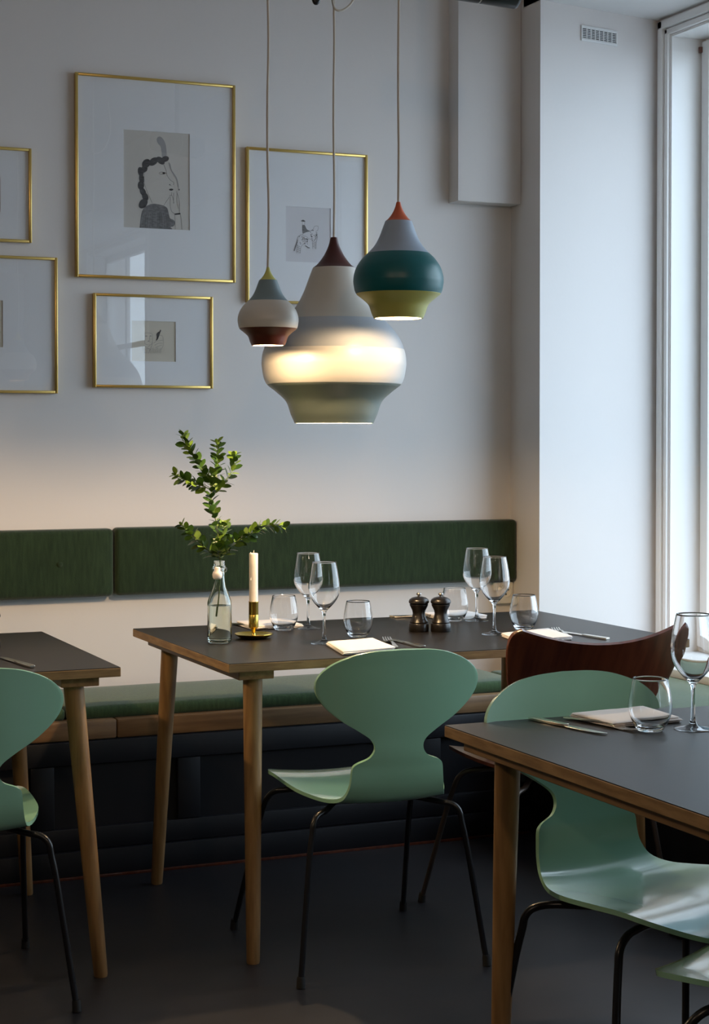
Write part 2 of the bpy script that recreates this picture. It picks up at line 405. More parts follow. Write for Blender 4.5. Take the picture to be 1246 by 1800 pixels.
# ================================================================== CHAIRS
ANT = [(.218, .408, .0), (.217, .409, .06), (.211, .412, .108), (.198, .416, .144), (.166, .421, .174), (.11, .426, .197), (.05, .427, .200), (-.02, .423, .199), (-.10, .418, .192), (-.165, .415, .170), (-.210, .417, .148),
       (-.243, .429, .131), (-.260, .453, .122), (-.268, .480, .118), (-.272, .508, .115), (-.274, .520, .103), (-.276, .533, .074), (-.278, .553, .062), (-.279, .574, .070), (-.281, .598, .103), (-.284, .626, .148),
       (-.287, .66, .187), (-.290, .693, .207), (-.293, .726, .205), (-.296, .755, .176), (-.299, .777, .125), (-.300, .787, .07), (-.3005, .790, 0)]
ANT_LEAN = [(y-max(0, z-.5)*.16, z, w_) for y, z, w_ in ANT]       # a more reclined back
GP = [(.235, .412, .0), (.230, .416, .08), (.215, .422, .145), (.17, .432, .198), (.10, .437, .226), (.02, .436, .234), (-.06, .432, .222), (-.13, .428, .185), (-.19, .431, .145),
      (-.225, .445, .120), (-.242, .475, .105), (-.248, .515, .10), (-.252, .55, .118), (-.256, .59, .170), (-.263, .63, .215), (-.280, .67, .232), (-.297, .70, .242), (-.314, .73, .250),
      (-.328, .755, .252), (-.337, .770, .244), (-.341, .777, .225)]
def shell_mesh(prof, topk=0, n=5, NU=20):
    P = crv([Vector(p) for p in prof], n); rows = []
    verts = []; faces = []
    for p in P:
        y, z, w_ = p.x, p.y, max(p.z, .002)
        bl = min(1, max(0, (z-.445)/.10)); bl = bl*bl*(3-2*bl)
        for k in range(NU+1):
            u = math.sin((k/NU-.5)*PI); x = w_*u
            t = max(0, (z-.60)/.177)
            verts.append((x, y + bl*.55*x*x, z + (1-bl)*.42*x*x + topk*t*t*(u*u)))
    W = NU+1
    for i in range(len(P)-1):
        for k in range(NU): faces.append((i*W+k, i*W+k+1, (i+1)*W+k+1, (i+1)*W+k))
    # thickness 9 mm: the grid and its offset copy, joined round the rim
    V = [Vector(v) for v in verts]; R_ = len(P); nrm = []
    for i in range(R_):
        for k in range(W):
            # tangents taken a little away from the closed tips, where the rows pinch together
            ii = min(max(i, 2), R_-3)
            du = V[ii*W+W-1]-V[ii*W] if k in (0, W-1) else V[ii*W+k+1]-V[ii*W+k-1]
            dv = V[(ii+1)*W+NU//2]-V[(ii-1)*W+NU//2]
            q = du.cross(dv).normalized(); nrm.append(q)
    lo = [tuple(v - q*.009) for v, q in zip(V, nrm)] if nrm[0].z > 0 else [tuple(v + q*.009) for v, q in zip(V, nrm)]
    N = len(V); faces2 = list(faces) + [(d+N, c+N, b_+N, a_+N) for a_, b_, c, d in faces]
    rim = list(range(W)) + [i*W+NU for i in range(1, R_)] + [(R_-1)*W+k for k in range(NU-1, -1, -1)] + [i*W for i in range(R_-2, 0, -1)]
    for i in range(len(rim)):
        a_, b_ = rim[i], rim[(i+1) % len(rim)]; faces2.append((b_, a_, a_+N, b_+N))
    me = bpy.data.meshes.new('shell'); me.from_pydata([tuple(v) for v in V]+lo, [], faces2)
    bm = bmesh.new(); bm.from_mesh(me); bmesh.ops.recalc_face_normals(bm, faces=bm.faces)
    bm.to_mesh(me); bm.free()
    for p in me.polygons: p.use_smooth = True
    me.set_sharp_from_angle(angle=math.radians(50))
    return me
def make_chair(label, name, prof, shell_m, leg_m, topk, r=.0073, fy=None):
    t = thing(name, label, 'chair')
    o = link('shell', shell_mesh(prof, topk), shell_m, t)
    md = o.modifiers.new('edge', 'BEVEL'); md.width = .002; md.segments = 2; md.limit_method = 'ANGLE'; md.angle_limit = math.radians(60)
    lathe('mount', [(0, .412), (.070, .411), (.076, .404), (.07, .388), (0, .386)], M['rubber'], t, 32)
    for sx in (-1, 1):
        for sy in (-1, 1):
            if sy < 0: p = [(sx*.02, -.02, .395), (sx*.09, -.10, .398), (sx*.145, -.178, .394), (sx*.176, -.202, .388), (sx*.190, -.212, .372), (sx*.195, -.216, .345), (sx*.206, -.225, .28), (sx*.240, -.262, .012)]
            else: p = [(sx*.02, .02, .395), (sx*.10, .06, .398), (sx*.165, .085, .394), (sx*.186, .097, .388), (sx*.198, .108, .374), (sx*.204, .122, .350), (sx*.214, .165, .26), (sx*.240, .262, .012)]
            if sy > 0 and fy:                      # front legs set further back, little forward splay
                p = [(sx*.02, .0, .395), (sx*.10, fy*.5, .398), (sx*.150, fy*.8, .394), (sx*.172, fy, .388), (sx*.186, fy+.004, .374), (sx*.193, fy+.008, .350), (sx*.206, fy+.018, .26), (sx*.240, fy+.05, .012)]
            l = tube('leg', crv(p, 5), r, leg_m, t, 12)
            tube('foot_cap', [(sx*.2393, p[-1][1]-sy*.001, .026), (sx*.2397, p[-1][1]-sy*.0005, .02), (sx*.2405, p[-1][1]+sy*.0015, .0005)], [.0088, .0098, .0105], M['rubber'], l, 12)
            tube('spacer', [(sx*.105, sy*.10, .394), (sx*.105, sy*.10, .414)], .010, M['rubber'], l, 10)
    return t
ch = make_chair('mint green moulded chair at the centre table, back towards the camera', 'moulded_chair', ANT, M['mint'], M['black_steel'], 0)
ch.location = (1.717, 3.997, 0); ch.rotation_euler = (0, 0, math.radians(-2))
dup(ch, (.705, 4.05, 0), math.radians(0), 'mint green moulded chair at the left table, cut off by the left edge')
fc = make_chair('mint green moulded chair seen from the front, tucked behind the right table', 'moulded_chair', ANT_LEAN, M['mint'], M['black_steel'], 0, fy=.035)
fc.location = (1.815, 2.675, 0); fc.rotation_euler = (0, 0, math.radians(190)); fc.scale = (1.08, 1.035, 1.035)
dup(ch, (1.750, 2.222, 0), math.radians(28), 'mint green moulded chair of which only the seat front shows in the bottom right corner', scale=1.035)
bc = make_chair('red-brown wooden chair with a wide flared backrest at the centre table', 'wooden_chair', GP, M['walnut'], M['dark_steel'], .042)
bc.location = (2.282, 4.04, 0); bc.rotation_euler = (0, 0, math.radians(-2))
dup(bc, (2.42, 2.80, 0), math.radians(180), 'red-brown wooden chair just showing at the right edge behind the right table')

# ================================================================== PENDANT LAMPS
# profile of the shade in units of its largest radius, height above the rim
PR = [(.547, 0), (.567, .05), (.60, .125), (.665, .30), (.80, .43), (.915, .52), (.945, .56), (.975, .64), (.998, .78), (1.0, .85), (.985, .97), (.925, 1.14), (.81, 1.31), (.695, 1.425), (.60, 1.52), (.50, 1.65), (.415, 1.82), (.355, 1.98), (.31, 2.10), (.292, 2.145)]
CAP = [(.285, 2.150), (.225, 2.20), (.14, 2.315), (.08, 2.44), (.052, 2.54), (.045, 2.565), (0, 2.57)]
def rad_at(h):
    for (r0, h0), (r1, h1) in zip(PR, PR[1:]):
        if h0 <= h <= h1: return r0+(r1-r0)*(h-h0)/(h1-h0)
def make_pendant(label, loc, R, bands, capm, zc=CZ, sway=0, lampw=1.0):
    t = thing('pendant_lamp', label, 'lamp', loc, 0, None)
    P = crv([Vector((r, h, 0)) for r, h in PR], 4)
    hs = [0] + [b_[0] for b_ in bands]
    for (top, mk, lab), bot in zip(bands, hs):
        seg = [(p.x, p.y) for p in P if bot+.004 < p.y < top-.004]
        seg = [(rad_at(bot), bot)] + seg + [(rad_at(top), top)]
        th = .0035/R
        prof = [(r*R, h*R) for r, h in seg] + [((r-th)*R, h*R) for r, h in reversed(seg)]
        prof.append(prof[0])
        o = lathe('shade_band', prof, M['lamp_'+mk], t, 72, 40); o['label'] = lab
        inn = [((r-th*1.15)*R, h*R+.0003) for r, h in seg]
        lathe('inner_reflector', inn + [((r-th*.3)*R, h) for r, h in reversed(inn)] if False else inn, M['inner'], o, 72, 40)
    cap = [(0, 2.10*R)] + [(.288*R, 2.135*R)] + [(p.x*R, p.y*R) for p in crv([Vector((r, h, 0)) for r, h in CAP[:-1]], 4)] + [(0, CAP[-1][1]*R)]
    o = lathe('cap', cap, M['lamp_'+capm], t, 48, 40); o['label'] = capm.replace('_', ' ')+' cap'
    # lamp holder and bulb
    lathe('lamp_holder', [(0, 2.0*R), (.10*R, 1.98*R), (.11*R, .95*R), (.09*R, .90*R), (0, .90*R)], M['inner'], t, 24)
    bz = .95*R
    lathe('bulb', [(.06*R, .89*R), (.08*R, .80*R), (.17*R, .62*R), (.19*R, .52*R), (.16*R, .40*R), (.08*R, .33*R), (0, .31*R)], M['bulb'], t, 24)
    l = bpy.data.lights.new('bulb_light', 'POINT'); l.energy = LAMP_W*lampw; l.color = (1, .68, .36); l.shadow_soft_size = .06*R
    lo = bpy.data.objects.new('bulb_light', l); C.objects.link(lo); lo.parent = t; lo.location = (0, 0, .07*R)
    # cord
    top = zc-loc[2]-.002; z0 = 2.55*R
    pts = [(sway*math.sin(k*1.9)*.0016, sway*math.cos(k*1.3)*.001, z0+(top-z0)*k/10) for k in range(11)]
    tube('cord', crv(pts, 3), .0033, M['cord'], t, 8)
    lathe('ceiling_rose', [(0, top), (.045, top-.002), (.045, top-.02), (.03, top-.032), (0, top-.034)], M['gloss_white'], t, 24)
    return t
SM = make_pendant('smallest onion-shaped pendant lamp with yellow cap and brown lower band', (1.483, 4.0, 1.515), .075,
    [(.56, 'brown', 'glossy brown lower band'), (1.46, 'off_white', 'off-white middle band'), (2.145, 'blue_grey', 'grey-blue upper band')], 'yellow', sway=1.5, lampw=.22)
MD = make_pendant('mid-sized onion-shaped pendant lamp with orange cap and dark teal band', (1.756, 3.826, 1.578), .110,
    [(.545, 'olive_yellow', 'yellow lower band'), (1.43, 'teal', 'dark teal middle band'), (2.145, 'pale_blue', 'pale blue-grey upper band')], 'orange', sway=.6, lampw=.33)
LG = make_pendant('largest onion-shaped pendant lamp with dark red cap and pale bands', (1.741, 4.199, 1.326), .190,
    [(.535, 'grey_green', 'grey-green lower band'), (1.02, 'white', 'white band'), (1.435, 'mist', 'pale blue-grey band'), (2.145, 'beige', 'beige upper band')], 'dark_red', sway=1.0, lampw=1.8)
dup(LG, (.25, 4.2, 1.40), 0, 'large pale pendant lamp over the left table, outside the frame')
dup(MD, (.52, 3.85, 1.60), 0, 'mid-sized teal pendant lamp over the left table, outside the frame')
# slack loop of the large lamp's cord
lx, ly = 1.741, 4.199
t = tube('cord_loop', [p-Vector((lx, ly, 2.37)) for p in crv([(lx-.006, ly, 2.43), (lx-.003, ly-.004, 2.385), (lx+.012, ly-.006, 2.372), (lx+.035, ly-.006, 2.383), (lx+.055, ly-.006, 2.41), (lx+.07, ly-.003, 2.47), (lx+.06, ly, 2.58)], 6)], .003, M['cord'])
t.parent = LG; t.location = Vector((lx, ly, 2.403))-Vector(LG.location)

def spotlight(name, label, a, b_, r, lit=None):
    a, b_ = Vector(a), Vector(b_); mid = (a+b_)/2
    t = thing(name, label, 'lamp', (mid.x, mid.y, mid.z))
    a -= mid; b_ -= mid; d = (b_-a).normalized()
    tube('housing', [a, a+d*.004, a.lerp(b_, .50)], [r*.9, r, r], M['black_steel'], t, 40, 50)
    tube('joint_ring', [a.lerp(b_, .505), a.lerp(b_, .52)], [r*.985, r*.985], M['dull_steel'], t, 40, 50)
    tube('housing', [a.lerp(b_, .525), b_-d*.008, b_-d*.002, b_], [r, r, r*.97, r*.9], M['black_steel'], t, 40, 50)
    tube('stem', [Vector((0, 0, r*.6)), Vector((0, 0, CZ-mid.z-.002))], .009, M['black_steel'], t, 12)
    if lit:                                    # lamp behind the open front end
        l = bpy.data.lights.new('spot_light', 'SPOT'); l.energy = lit; l.color = (1, .74, .52); l.spot_size = math.radians(125); l.spot_blend = 1; l.shadow_soft_size = .06
        lo = bpy.data.objects.new('spot_light', l); C.objects.link(lo); lo.parent = t; lo.location = b_+d*.07; lo.rotation_euler = d.to_track_quat('-Z', 'Y').to_euler()
    lathe('ceiling_plate', [(0, CZ-mid.z-.001), (.05, CZ-mid.z-.003), (.05, CZ-mid.z-.025), (0, CZ-mid.z-.026)], M['black_steel'], t, 24)
SPOT_W = 36.0
spotlight('ceiling_spotlight', 'black cylindrical spotlight at the top edge beside the boxed duct', (2.011, 4.115, 2.490), (2.223, 4.078, 2.471), .042)
spotlight('ceiling_spotlight', 'lit black spotlight on the ceiling behind the camera, left one', (-1.30, .30, 2.60), (-1.20, .50, 2.56), .05, SPOT_W)
spotlight('ceiling_spotlight', 'lit black spotlight on the ceiling behind the camera, right one', (.60, -.30, 2.60), (.66, -.09, 2.56), .05, SPOT_W)
hk = thing('cable_clip', 'small black hook at the top edge beside the middle lamp cord', 'hook', (1.66, 4.12, 2.404))
tube('arm', crv([(.03, 0, .695), (.028, 0, .15), (.022, 0, .04), (.008, 0, .012), (.0, 0, -.004), (-.006, 0, .004), (-.007, 0, .025)], 5), [.004]*6+[.0065]*25, M['black_steel'], hk, 10)

# ================================================================== PICTURES
def picture(label, x0, x1, z0, z1, art, papm, plabel=None):
    cx, cz = (x0+x1)/2, (z0+z1)/2; hx, hz = (x1-x0)/2, (z1-z0)/2
    t = thing('framed_picture', label, 'picture', (cx, YW-.001, cz))
    fw = .009
    bm = bmesh.new()
    for (a, b_) in (((-hx, -.020, -hz), (-hx+fw, -.001, hz)), ((hx-fw, -.020, -hz), (hx, -.001, hz)), ((-hx+fw, -.0199, -hz), (hx-fw, -.001, -hz+fw)), ((-hx+fw, -.0199, hz-fw), (hx-fw, -.001, hz))):
        bm_box(bm, a, b_, .002, 2)
    finish(bm, 'frame', M['gold'], t, 40)
    ax0, ax1, az0, az1 = [v-o_ for v, o_ in zip(art, (cx, cx, cz, cz))]
    # mat board with a window cut in it
    bm = bmesh.new(); th = .0025
    for (a, b_) in (((-hx+fw*.6, -.0105, -hz+fw*.6), (ax0, -.008, hz-fw*.6)), ((ax1, -.0105, -hz+fw*.6), (hx-fw*.6, -.008, hz-fw*.6)),
                    ((ax0, -.0105, -hz+fw*.6), (ax1, -.008, az0)), ((ax0, -.0105, az1), (ax1, -.008, hz-fw*.6))): bm_box(bm, a, b_)
    finish(bm, 'mat_board', M['mat_board'], t)
    p = box('paper', (ax0-.003, -.0079, az0-.003), (ax1+.003, -.006, az1+.003), M[papm], t)
    box('glass_pane', (-hx+fw*.7, -.0165, -hz+fw*.7), (hx-fw*.7, -.0145, hz-fw*.7), M['frame_glass'], t)
    return t, p, (ax0, ax1, az0, az1)
class Pen:                                     # flat print on the sheet: outlines and fills as thin shapes on its face
    def __init__(s, paper, rect, fx): s.p = paper; s.r = rect; s.fx = fx; s.lay = 0
    def pt(s, c): u, v = s.fx(*c); return (s.r[0]+u*(s.r[1]-s.r[0]), s.r[3]-v*(s.r[3]-s.r[2]))
    def _y(s): s.lay += 1; return -.0080-.00002*s.lay
    def fill(s, pts, m, curve=True):
        q = [Vector((*s.pt(c), 0)) for c in pts]
        if curve: q = crv(q+[q[0]], 5)[:-1]
        y = s._y(); bm = bmesh.new(); bm.faces.new([bm.verts.new((a.x, y, a.y)) for a in q]); return finish(bm, 'drawing', m, s.p)
    def blob(s, c, ra, rb, ang, m):
        return s.fill([(c[0]+ra*math.cos(a)*math.cos(ang)-rb*math.sin(a)*math.sin(ang), c[1]+ra*math.cos(a)*math.sin(ang)+rb*math.sin(a)*math.cos(ang)) for a in [2*PI*k/14 for k in range(14)]], m, False)
    def line(s, pts, wd, m):
        q = crv([Vector((*s.pt(c), 0)) for c in pts], 5); y = s._y(); bm = bmesh.new(); pr = None
        for i, a in enumerate(q):
            d = (q[min(i+1, len(q)-1)]-q[max(i-1, 0)]).normalized(); nn = Vector((-d.y, d.x, 0))*wd/2
            cu = [bm.verts.new(((a+nn).x, y, (a+nn).y)), bm.verts.new(((a-nn).x, y, (a-nn).y))]
            if pr: bm.faces.new((pr[0], pr[1], cu[1], cu[0]))
            pr = cu
        return finish(bm, 'pen_line', m, s.p)
# large portrait drawing
t, p, rc = picture('largest gold-framed picture, a pencil drawing of a person with a dark braid', 1.360, 1.899, 1.801, 2.453, (1.520, 1.743, 1.968, 2.283), 'paper')
pn = Pen(p, rc, lambda x, y: ((x+27)/1060, (y-60-.066*x)/1520))
pd_, pm_, pl_ = M['pencil_dark'], M['pencil'], M['pencil_light']
pn.fill([(225, 1605), (240, 1470), (265, 1340), (320, 1265), (420, 1222), (520, 1228), (620, 1255), (675, 1300), (700, 1400), (720, 1455), (775, 1480), (797, 1530), (770, 1580), (722, 1592), (720, 1632)], pm_)
for x_ in range(8):
    pn.line([(260+x_*58, 1590), (262+x_*57, 1450), (300+x_*48, 1330+abs(x_-3)*10)], .0008, pd_ if x_ % 2 else pl_)
pn.fill([(500, 215), (520, 180), (560, 168), (605, 205), (640, 270), (655, 340), (658, 480), (595, 500), (580, 400), (565, 320), (520, 270)], pl_)
for c, a, b_, an in (((640, 520), 62, 45, -.3), ((565, 545), 80, 48, .7), ((450, 560), 85, 55, -.65), ((335, 590), 78, 62, -.9), ((300, 680), 62, 50, -.7), ((245, 720), 78, 44, 1.35), ((262, 830), 75, 42, 1.4), ((250, 930), 72, 52, 1.6), ((280, 1030), 72, 45, 1.1), ((318, 1110), 72, 48, 1.2), ((285, 1215), 88, 62, -.9)):
    pn.blob(c, a, b_, an, pd_)
for L_ in ([(300, 740), (302, 880), (330, 980), (380, 1100), (430, 1210)], [(610, 1255), (660, 1180), (705, 1120)], [(615, 610), (650, 690), (670, 780), (720, 850), (775, 890), (770, 930)], [(715, 590), (750, 720), (800, 800), (835, 870), (860, 1000)],
           [(705, 1100), (740, 1090), (760, 1130), (780, 1220)], [(720, 1110), (718, 1260), (745, 1350), (790, 1400), (800, 1630)], [(820, 1030), (855, 1130), (870, 1250), (870, 1360), (895, 1450), (910, 1630)], [(745, 1040), (740, 1100)], [(830, 1060), (828, 1200), (850, 1300)], [(535, 745), (570, 725), (620, 728), (660, 742)], [(540, 752), (600, 762), (660, 745)], [(715, 925), (740, 945)], [(775, 1050), (772, 1220)]):
    pn.line(L_, .0011, pm_)
pn.line([(700, 575), (740, 700), (800, 790), (830, 850), (850, 960)], .0036, pl_)
pn.blob((615, 742), 22, 13, 0, pd_); pn.blob((735, 1002), 34, 16, 0, pd_); pn.blob((712, 925), 12, 8, .6, pd_); pn.blob((862, 1005), 11, 12, 0, pd_)
pn.fill([(790, 1380), (880, 1368), (885, 1395), (795, 1402)], pd_, False)
# small landscape picture under it
t, p, rc = picture('small landscape gold-framed picture below the largest one, with a cream sheet', 1.417, 1.820, 1.449, 1.752, (1.546, 1.694, 1.536, 1.667), 'paper_cream')
pn = Pen(p, rc, lambda x, y: ((x-135)/895, (y-150-.025*x)/795))
for L_ in ([(405, 400), (400, 560), (420, 620), (540, 620), (560, 480), (550, 420), (480, 395), (405, 400)], [(495, 470), (490, 540), (470, 555)], [(370, 650), (360, 730), (400, 800)], [(560, 560), (545, 640), (500, 740), (480, 800)], [(700, 440), (760, 460), (780, 560), (770, 660), (720, 740)], [(580, 600), (640, 560), (770, 540)], [(600, 640), (680, 600), (760, 600)], [(620, 690), (700, 650), (750, 640)], [(380, 640), (440, 680), (500, 650)], [(400, 720), (460, 700), (520, 720)]):
    pn.line(L_, .0007, pm_)
for k in range(12): pn.line([(390+k*30, 700+12*math.sin(k*2)), (405+k*29, 755), (392+k*30, 800)], .0008, pm_)
pn.line([(410, 460), (450, 458)], .0018, pm_); pn.line([(500, 458), (540, 456)], .0018, pm_); pn.line([(455, 560), (500, 558)], .0012, pm_)
pn.fill([(715, 330), (735, 350), (720, 380), (700, 440), (680, 490), (660, 530), (625, 550), (640, 510), (645, 470), (640, 420), (670, 380), (700, 370)], pd_)
# rider on a spotted animal
t, p, rc = picture('gold-framed picture behind the lamps, a small drawing of a rider on a spotted animal', 1.938, 2.377, 1.738, 2.254, (2.080, 2.243, 1.880, 2.065), 'paper_white')
pn = Pen(p, rc, lambda x, y: ((x-150)/900, (y-120-.04*x)/1010))
pn.fill([(450, 395), (500, 372), (545, 400), (500, 408)], pd_); pn.fill([(480, 470), (530, 470), (575, 545), (640, 580), (560, 600), (490, 620)], pm_)
for L_ in ([(480, 410), (485, 470)], [(535, 410), (530, 470)], [(495, 620), (490, 660)], [(580, 560), (640, 575), (700, 545), (730, 490), (800, 490), (795, 560), (760, 590), (785, 690), (765, 780), (760, 900), (735, 895)],
           [(400, 680), (480, 650), (590, 700), (590, 750), (480, 840), (450, 900), (440, 990)], [(400, 680), (370, 760), (380, 850), (365, 990)], [(620, 720), (680, 750), (695, 905)], [(575, 740), (585, 830)], [(740, 780), (735, 890)], [(410, 850), (400, 990)]): pn.line(L_, .0009, pm_)
rr = random.Random(5)
for k in range(46):
    a, q = rr.random()*2*PI, rr.random()**.5
    pn.blob((485+105*q*math.cos(a), 745+85*q*math.sin(a)) if k % 2 else (700+85*q*math.cos(a), 655+95*q*math.sin(a)), 9, 7, rr.random(), pd_)
for k in range(7): pn.blob((375-k*9, 790+k*24), 13, 10, 1, pd_)
for k in range(8): pn.blob((385+(k % 2)*45, 850+k*18), 8, 6, 0, pm_); pn.blob((705+(k % 2)*35, 770+k*16), 8, 6, 0, pm_)
pn.line([(540, 850), (570, 865), (600, 885), (630, 890)], .0030, pm_)
t, p, rc = picture('gold-framed picture cut by the left edge, upper of the two', .780, 1.219, 1.903, 2.200, (.88, 1.122, 1.996, 2.107), 'paper')
pn = Pen(p, rc, lambda x, y: (x, y)); pn.blob((.4, .5), .12, .3, 0, pm_); pn.line([(.98, .06), (.98, .94)], .003, pm_)
t, p, rc = picture('gold-framed picture cut by the left edge, lower of the two', .750, 1.301, 1.428, 1.860, (.92, 1.128, 1.572, 1.719), 'paper_cream')
pn = Pen(p, rc, lambda x, y: (x, y)); pn.blob((.4, .5), .1, .3, .3, pm_)

# ================================================================== VENT, SOCKET
t = thing('air_vent', 'small white wall vent grille high on the pillar', 'vent', (3.203, 5.2882, 2.704), math.atan2(.1, .542))
bm = bmesh.new()
for a, b_ in (((-.084, -.006, -.027), (.084, -.0005, -.019)), ((-.084, -.006, .019), (.084, -.0005, .027)), ((-.084, -.006, -.019), (-.078, -.0005, .019)), ((.078, -.006, -.019), (.084, -.0005, .019))): bm_box(bm, a, b_, .001, 1)
finish(bm, 'frame', M['white_trim'], t)
box('backing', (-.078, -.0015, -.019), (.078, -.0004, .019), M['black'], t)
for k in range(1, 8): box('divider', (-.078+k*.0195-.0018, -.0052, -.019), (-.078+k*.0195+.0018, -.0016, .019), M['white_trim'], t)
for k in range(7): box('slat', (-.078, -.0045, -.0178+k*.0058), (.078, -.0016, -.0157+k*.0058), M['white_trim'], t)
t = thing('wall_socket', 'cream wall socket on the back wall under the cushion end', 'socket', (2.902, YW, .737))
box('plate', (-.038, -.026, -.039), (.038, -.0005, .039), M['plastic_white'], t, .004)
bm = bmesh.new(); bm_lathe(bm, [(.0215, 0), (.0235, .0015), (.0225, .003), (.0205, .003), (.0205, 0)], 32)
finish(bm, 'ring', M['plastic_white'], t, 50, loc=(.008, -.026, .006), rot=(PI/2, 0, 0))
for x_, z_ in ((-.0015, .010), (.0175, .010), (.008, -.006)):
    bm = bmesh.new(); bm_lathe(bm, [(0, .0008), (.0034, .0007), (.0034, -.002), (0, -.002)], 12)
    finish(bm, 'pin_hole', M['black'], t, 0, loc=(x_, -.0262, z_), rot=(PI/2, 0, 0))
box('socket_rocker', (-.033, -.0285, -.034), (-.017, -.026, .034), M['plastic_white'], t, .002)

# ================================================================== TABLEWARE
TZ = .74
WINE = [(0, 0), (.030, 0), (.0345, .0006), (.0350, .0016), (.030, .003), (.018, .0055), (.009, .0095), (.0052, .017), (.0040, .030), (.0036, .050), (.0038, .072), (.0055, .083), (.0105, .0905), (.020, .100), (.0315, .114), (.0390, .128), (.0420, .1415), (.0422, .152), (.0405, .170), (.0365, .195), (.0322, .2165), (.0316, .2175),
        (.0309, .2165), (.0352, .195), (.0392, .170), (.0409, .152), (.0407, .1415), (.0378, .1287), (.0302, .1152), (.0187, .1018), (.0088, .0945), (.004, .0925), (0, .092)]
TUMB = [(0, .0008), (.018, .0005), (.0225, .0012), (.0255, .004), (.0325, .016), (.0385, .030), (.0408, .044), (.0402, .056), (.0372, .075), (.0325, .0985), (.0318, .0995), (.0311, .0985), (.0359, .075), (.0389, .056), (.0394, .044), (.0370, .030), (.0305, .0175), (.0215, .0095), (.012, .0075), (0, .007)]
def tight(p, e=.0008):
    # extra rings close to every bend, so the smooth shading stays true along the walls
    o = [p[0]]
    for (r0, z0), (r1, z1) in zip(p, p[1:]):
        L_ = math.hypot(r1-r0, z1-z0)
        if L_ > 3*e:
            for t_ in (e/L_, .5, 1-e/L_): o.append((r0+(r1-r0)*t_, z0+(z1-z0)*t_))
        o.append((r1, z1))
    return o
def rim(p):
    # smooth the long curves, keep the lip and the foot edge crisp with close rings
    top = max(range(len(p)), key=lambda i: p[i][1])
    a_ = smooth_prof(p[:top], 3); b_ = smooth_prof(p[top+1:], 3)
    def close(q, last):
        (r0, z0), (r1, z1) = (q[-2], q[-1]) if last else (q[1], q[0])
        m_ = (r1+(r0-r1)*.25, z1+(z0-z1)*.25); return q[:-1]+[m_, q[-1]] if last else [q[0], m_]+q[1:]
    return close(a_, True)+[p[top]]+close(b_, False)
def smooth_prof(p, n=4): return [(max(0, q.x), q.y) for q in crv([Vector((a, b_, 0)) for a, b_ in p], n)]
bm = bmesh.new(); bm_lathe(bm, rim(WINE), 64); wine_me = finish(bm, 'wine_glass', M['glass'], None, 80)
wine_me.location = (1.829, 4.605, TZ)
tag(wine_me, 'empty wine glass at the back left of the centre table', 'glass', None)
def place(src, x, y, label, z=TZ, rz=0, cat=None):
    o = src.copy(); C.objects.link(o); o.location = (x, y, z); o.rotation_euler = (0, 0, rz); o['label'] = label; return o
place(wine_me, 1.735, 4.253, 'empty wine glass beside the near left napkin of the centre table')
place(wine_me, 2.370, 4.601, 'empty wine glass at the back right of the centre table')
place(wine_me, 2.251, 4.263, 'empty wine glass beside the near right napkin of the centre table')
g = place(wine_me, 1.862, 2.728, 'large empty wine glass at the right edge of the near table')
bm = bmesh.new(); bm_lathe(bm, rim(TUMB), 64); tum = finish(bm, 'tumbler', M['glass'], None, 80)
tum.location = (1.747, 4.586, TZ); tag(tum, 'stemless glass tumbler just right of the brass candlestick', 'glass')
place(tum, 1.876, 4.352, 'stemless glass tumbler behind the near left napkin of the centre table')
place(tum, 2.302, 4.613, 'stemless glass tumbler behind the two black pepper mills')
place(tum, 2.384, 4.335, 'stemless glass tumbler behind the near right napkin of the centre table')
place(tum, 1.777, 2.743, 'stemless glass tumbler on the near table beside the napkin')

def napkin(label, corners, seed):
    # three folded layers; corners in world x,y anticlockwise
    cx = sum(c[0] for c in corners)/4; cy = sum(c[1] for c in corners)/4
    bm = bmesh.new(); rr = random.Random(seed); z = 0.0004
    for k in range(3):
        th = .0036; N = 8
        off = [(rr.uniform(-.003, .003), rr.uniform(-.003, .003)) for _ in range(4)]
        P = [Vector((c[0]-cx+o[0], c[1]-cy+o[1], 0)) for c, o in zip(corners, off)]
        mm = .003
        def at(u, v): return (P[0]*(1-u)*(1-v)+P[1]*u*(1-v)+P[2]*u*v+P[3]*(1-u)*v)
        us = [0, .02]+[i/N for i in range(1, N)]+[.98, 1]
        def edge(u): return min(u, 1-u)
        top = {}; bot = {}
        for i, u in enumerate(us):
            for j, v in enumerate(us):
                e = min(edge(u), edge(v)); ee = 0 if e < .001 else (1 if e > .015 else .7)
                wv = .0007*math.sin(u*9+k+seed)*math.cos(v*7+k)
                q = at(u, v); mid = z+th/2
                top[i, j] = bm.verts.new((q.x, q.y, mid+(th/2+max(0, wv))*ee+ .0001)); bot[i, j] = bm.verts.new((q.x, q.y, mid-th/2*ee*.96))
        n = len(us)
        for i in range(n-1):
            for j in range(n-1):
                bm.faces.new((top[i, j], top[i+1, j], top[i+1, j+1], top[i, j+1])); bm.faces.new((bot[i, j], bot[i, j+1], bot[i+1, j+1], bot[i+1, j]))
        for i in range(n-1):
            bm.faces.new((bot[i, 0], bot[i+1, 0], top[i+1, 0], top[i, 0])); bm.faces.new((top[i, n-1], top[i+1, n-1], bot[i+1, n-1], bot[i, n-1]))
            bm.faces.new((top[0, i], top[0, i+1], bot[0, i+1], bot[0, i])); bm.faces.new((bot[n-1, i], bot[n-1, i+1], top[n-1, i+1], top[n-1, i]))
        z += th
    o = finish(bm, 'napkin', M['linen'], None, 60, loc=(cx, cy, TZ)); tag(o, label, 'napkin'); return o
napkin('folded white napkin at the near left place of the centre table', [(1.682, 3.992), (1.839, 4.030), (1.872, 4.235), (1.720, 4.205)], 1)
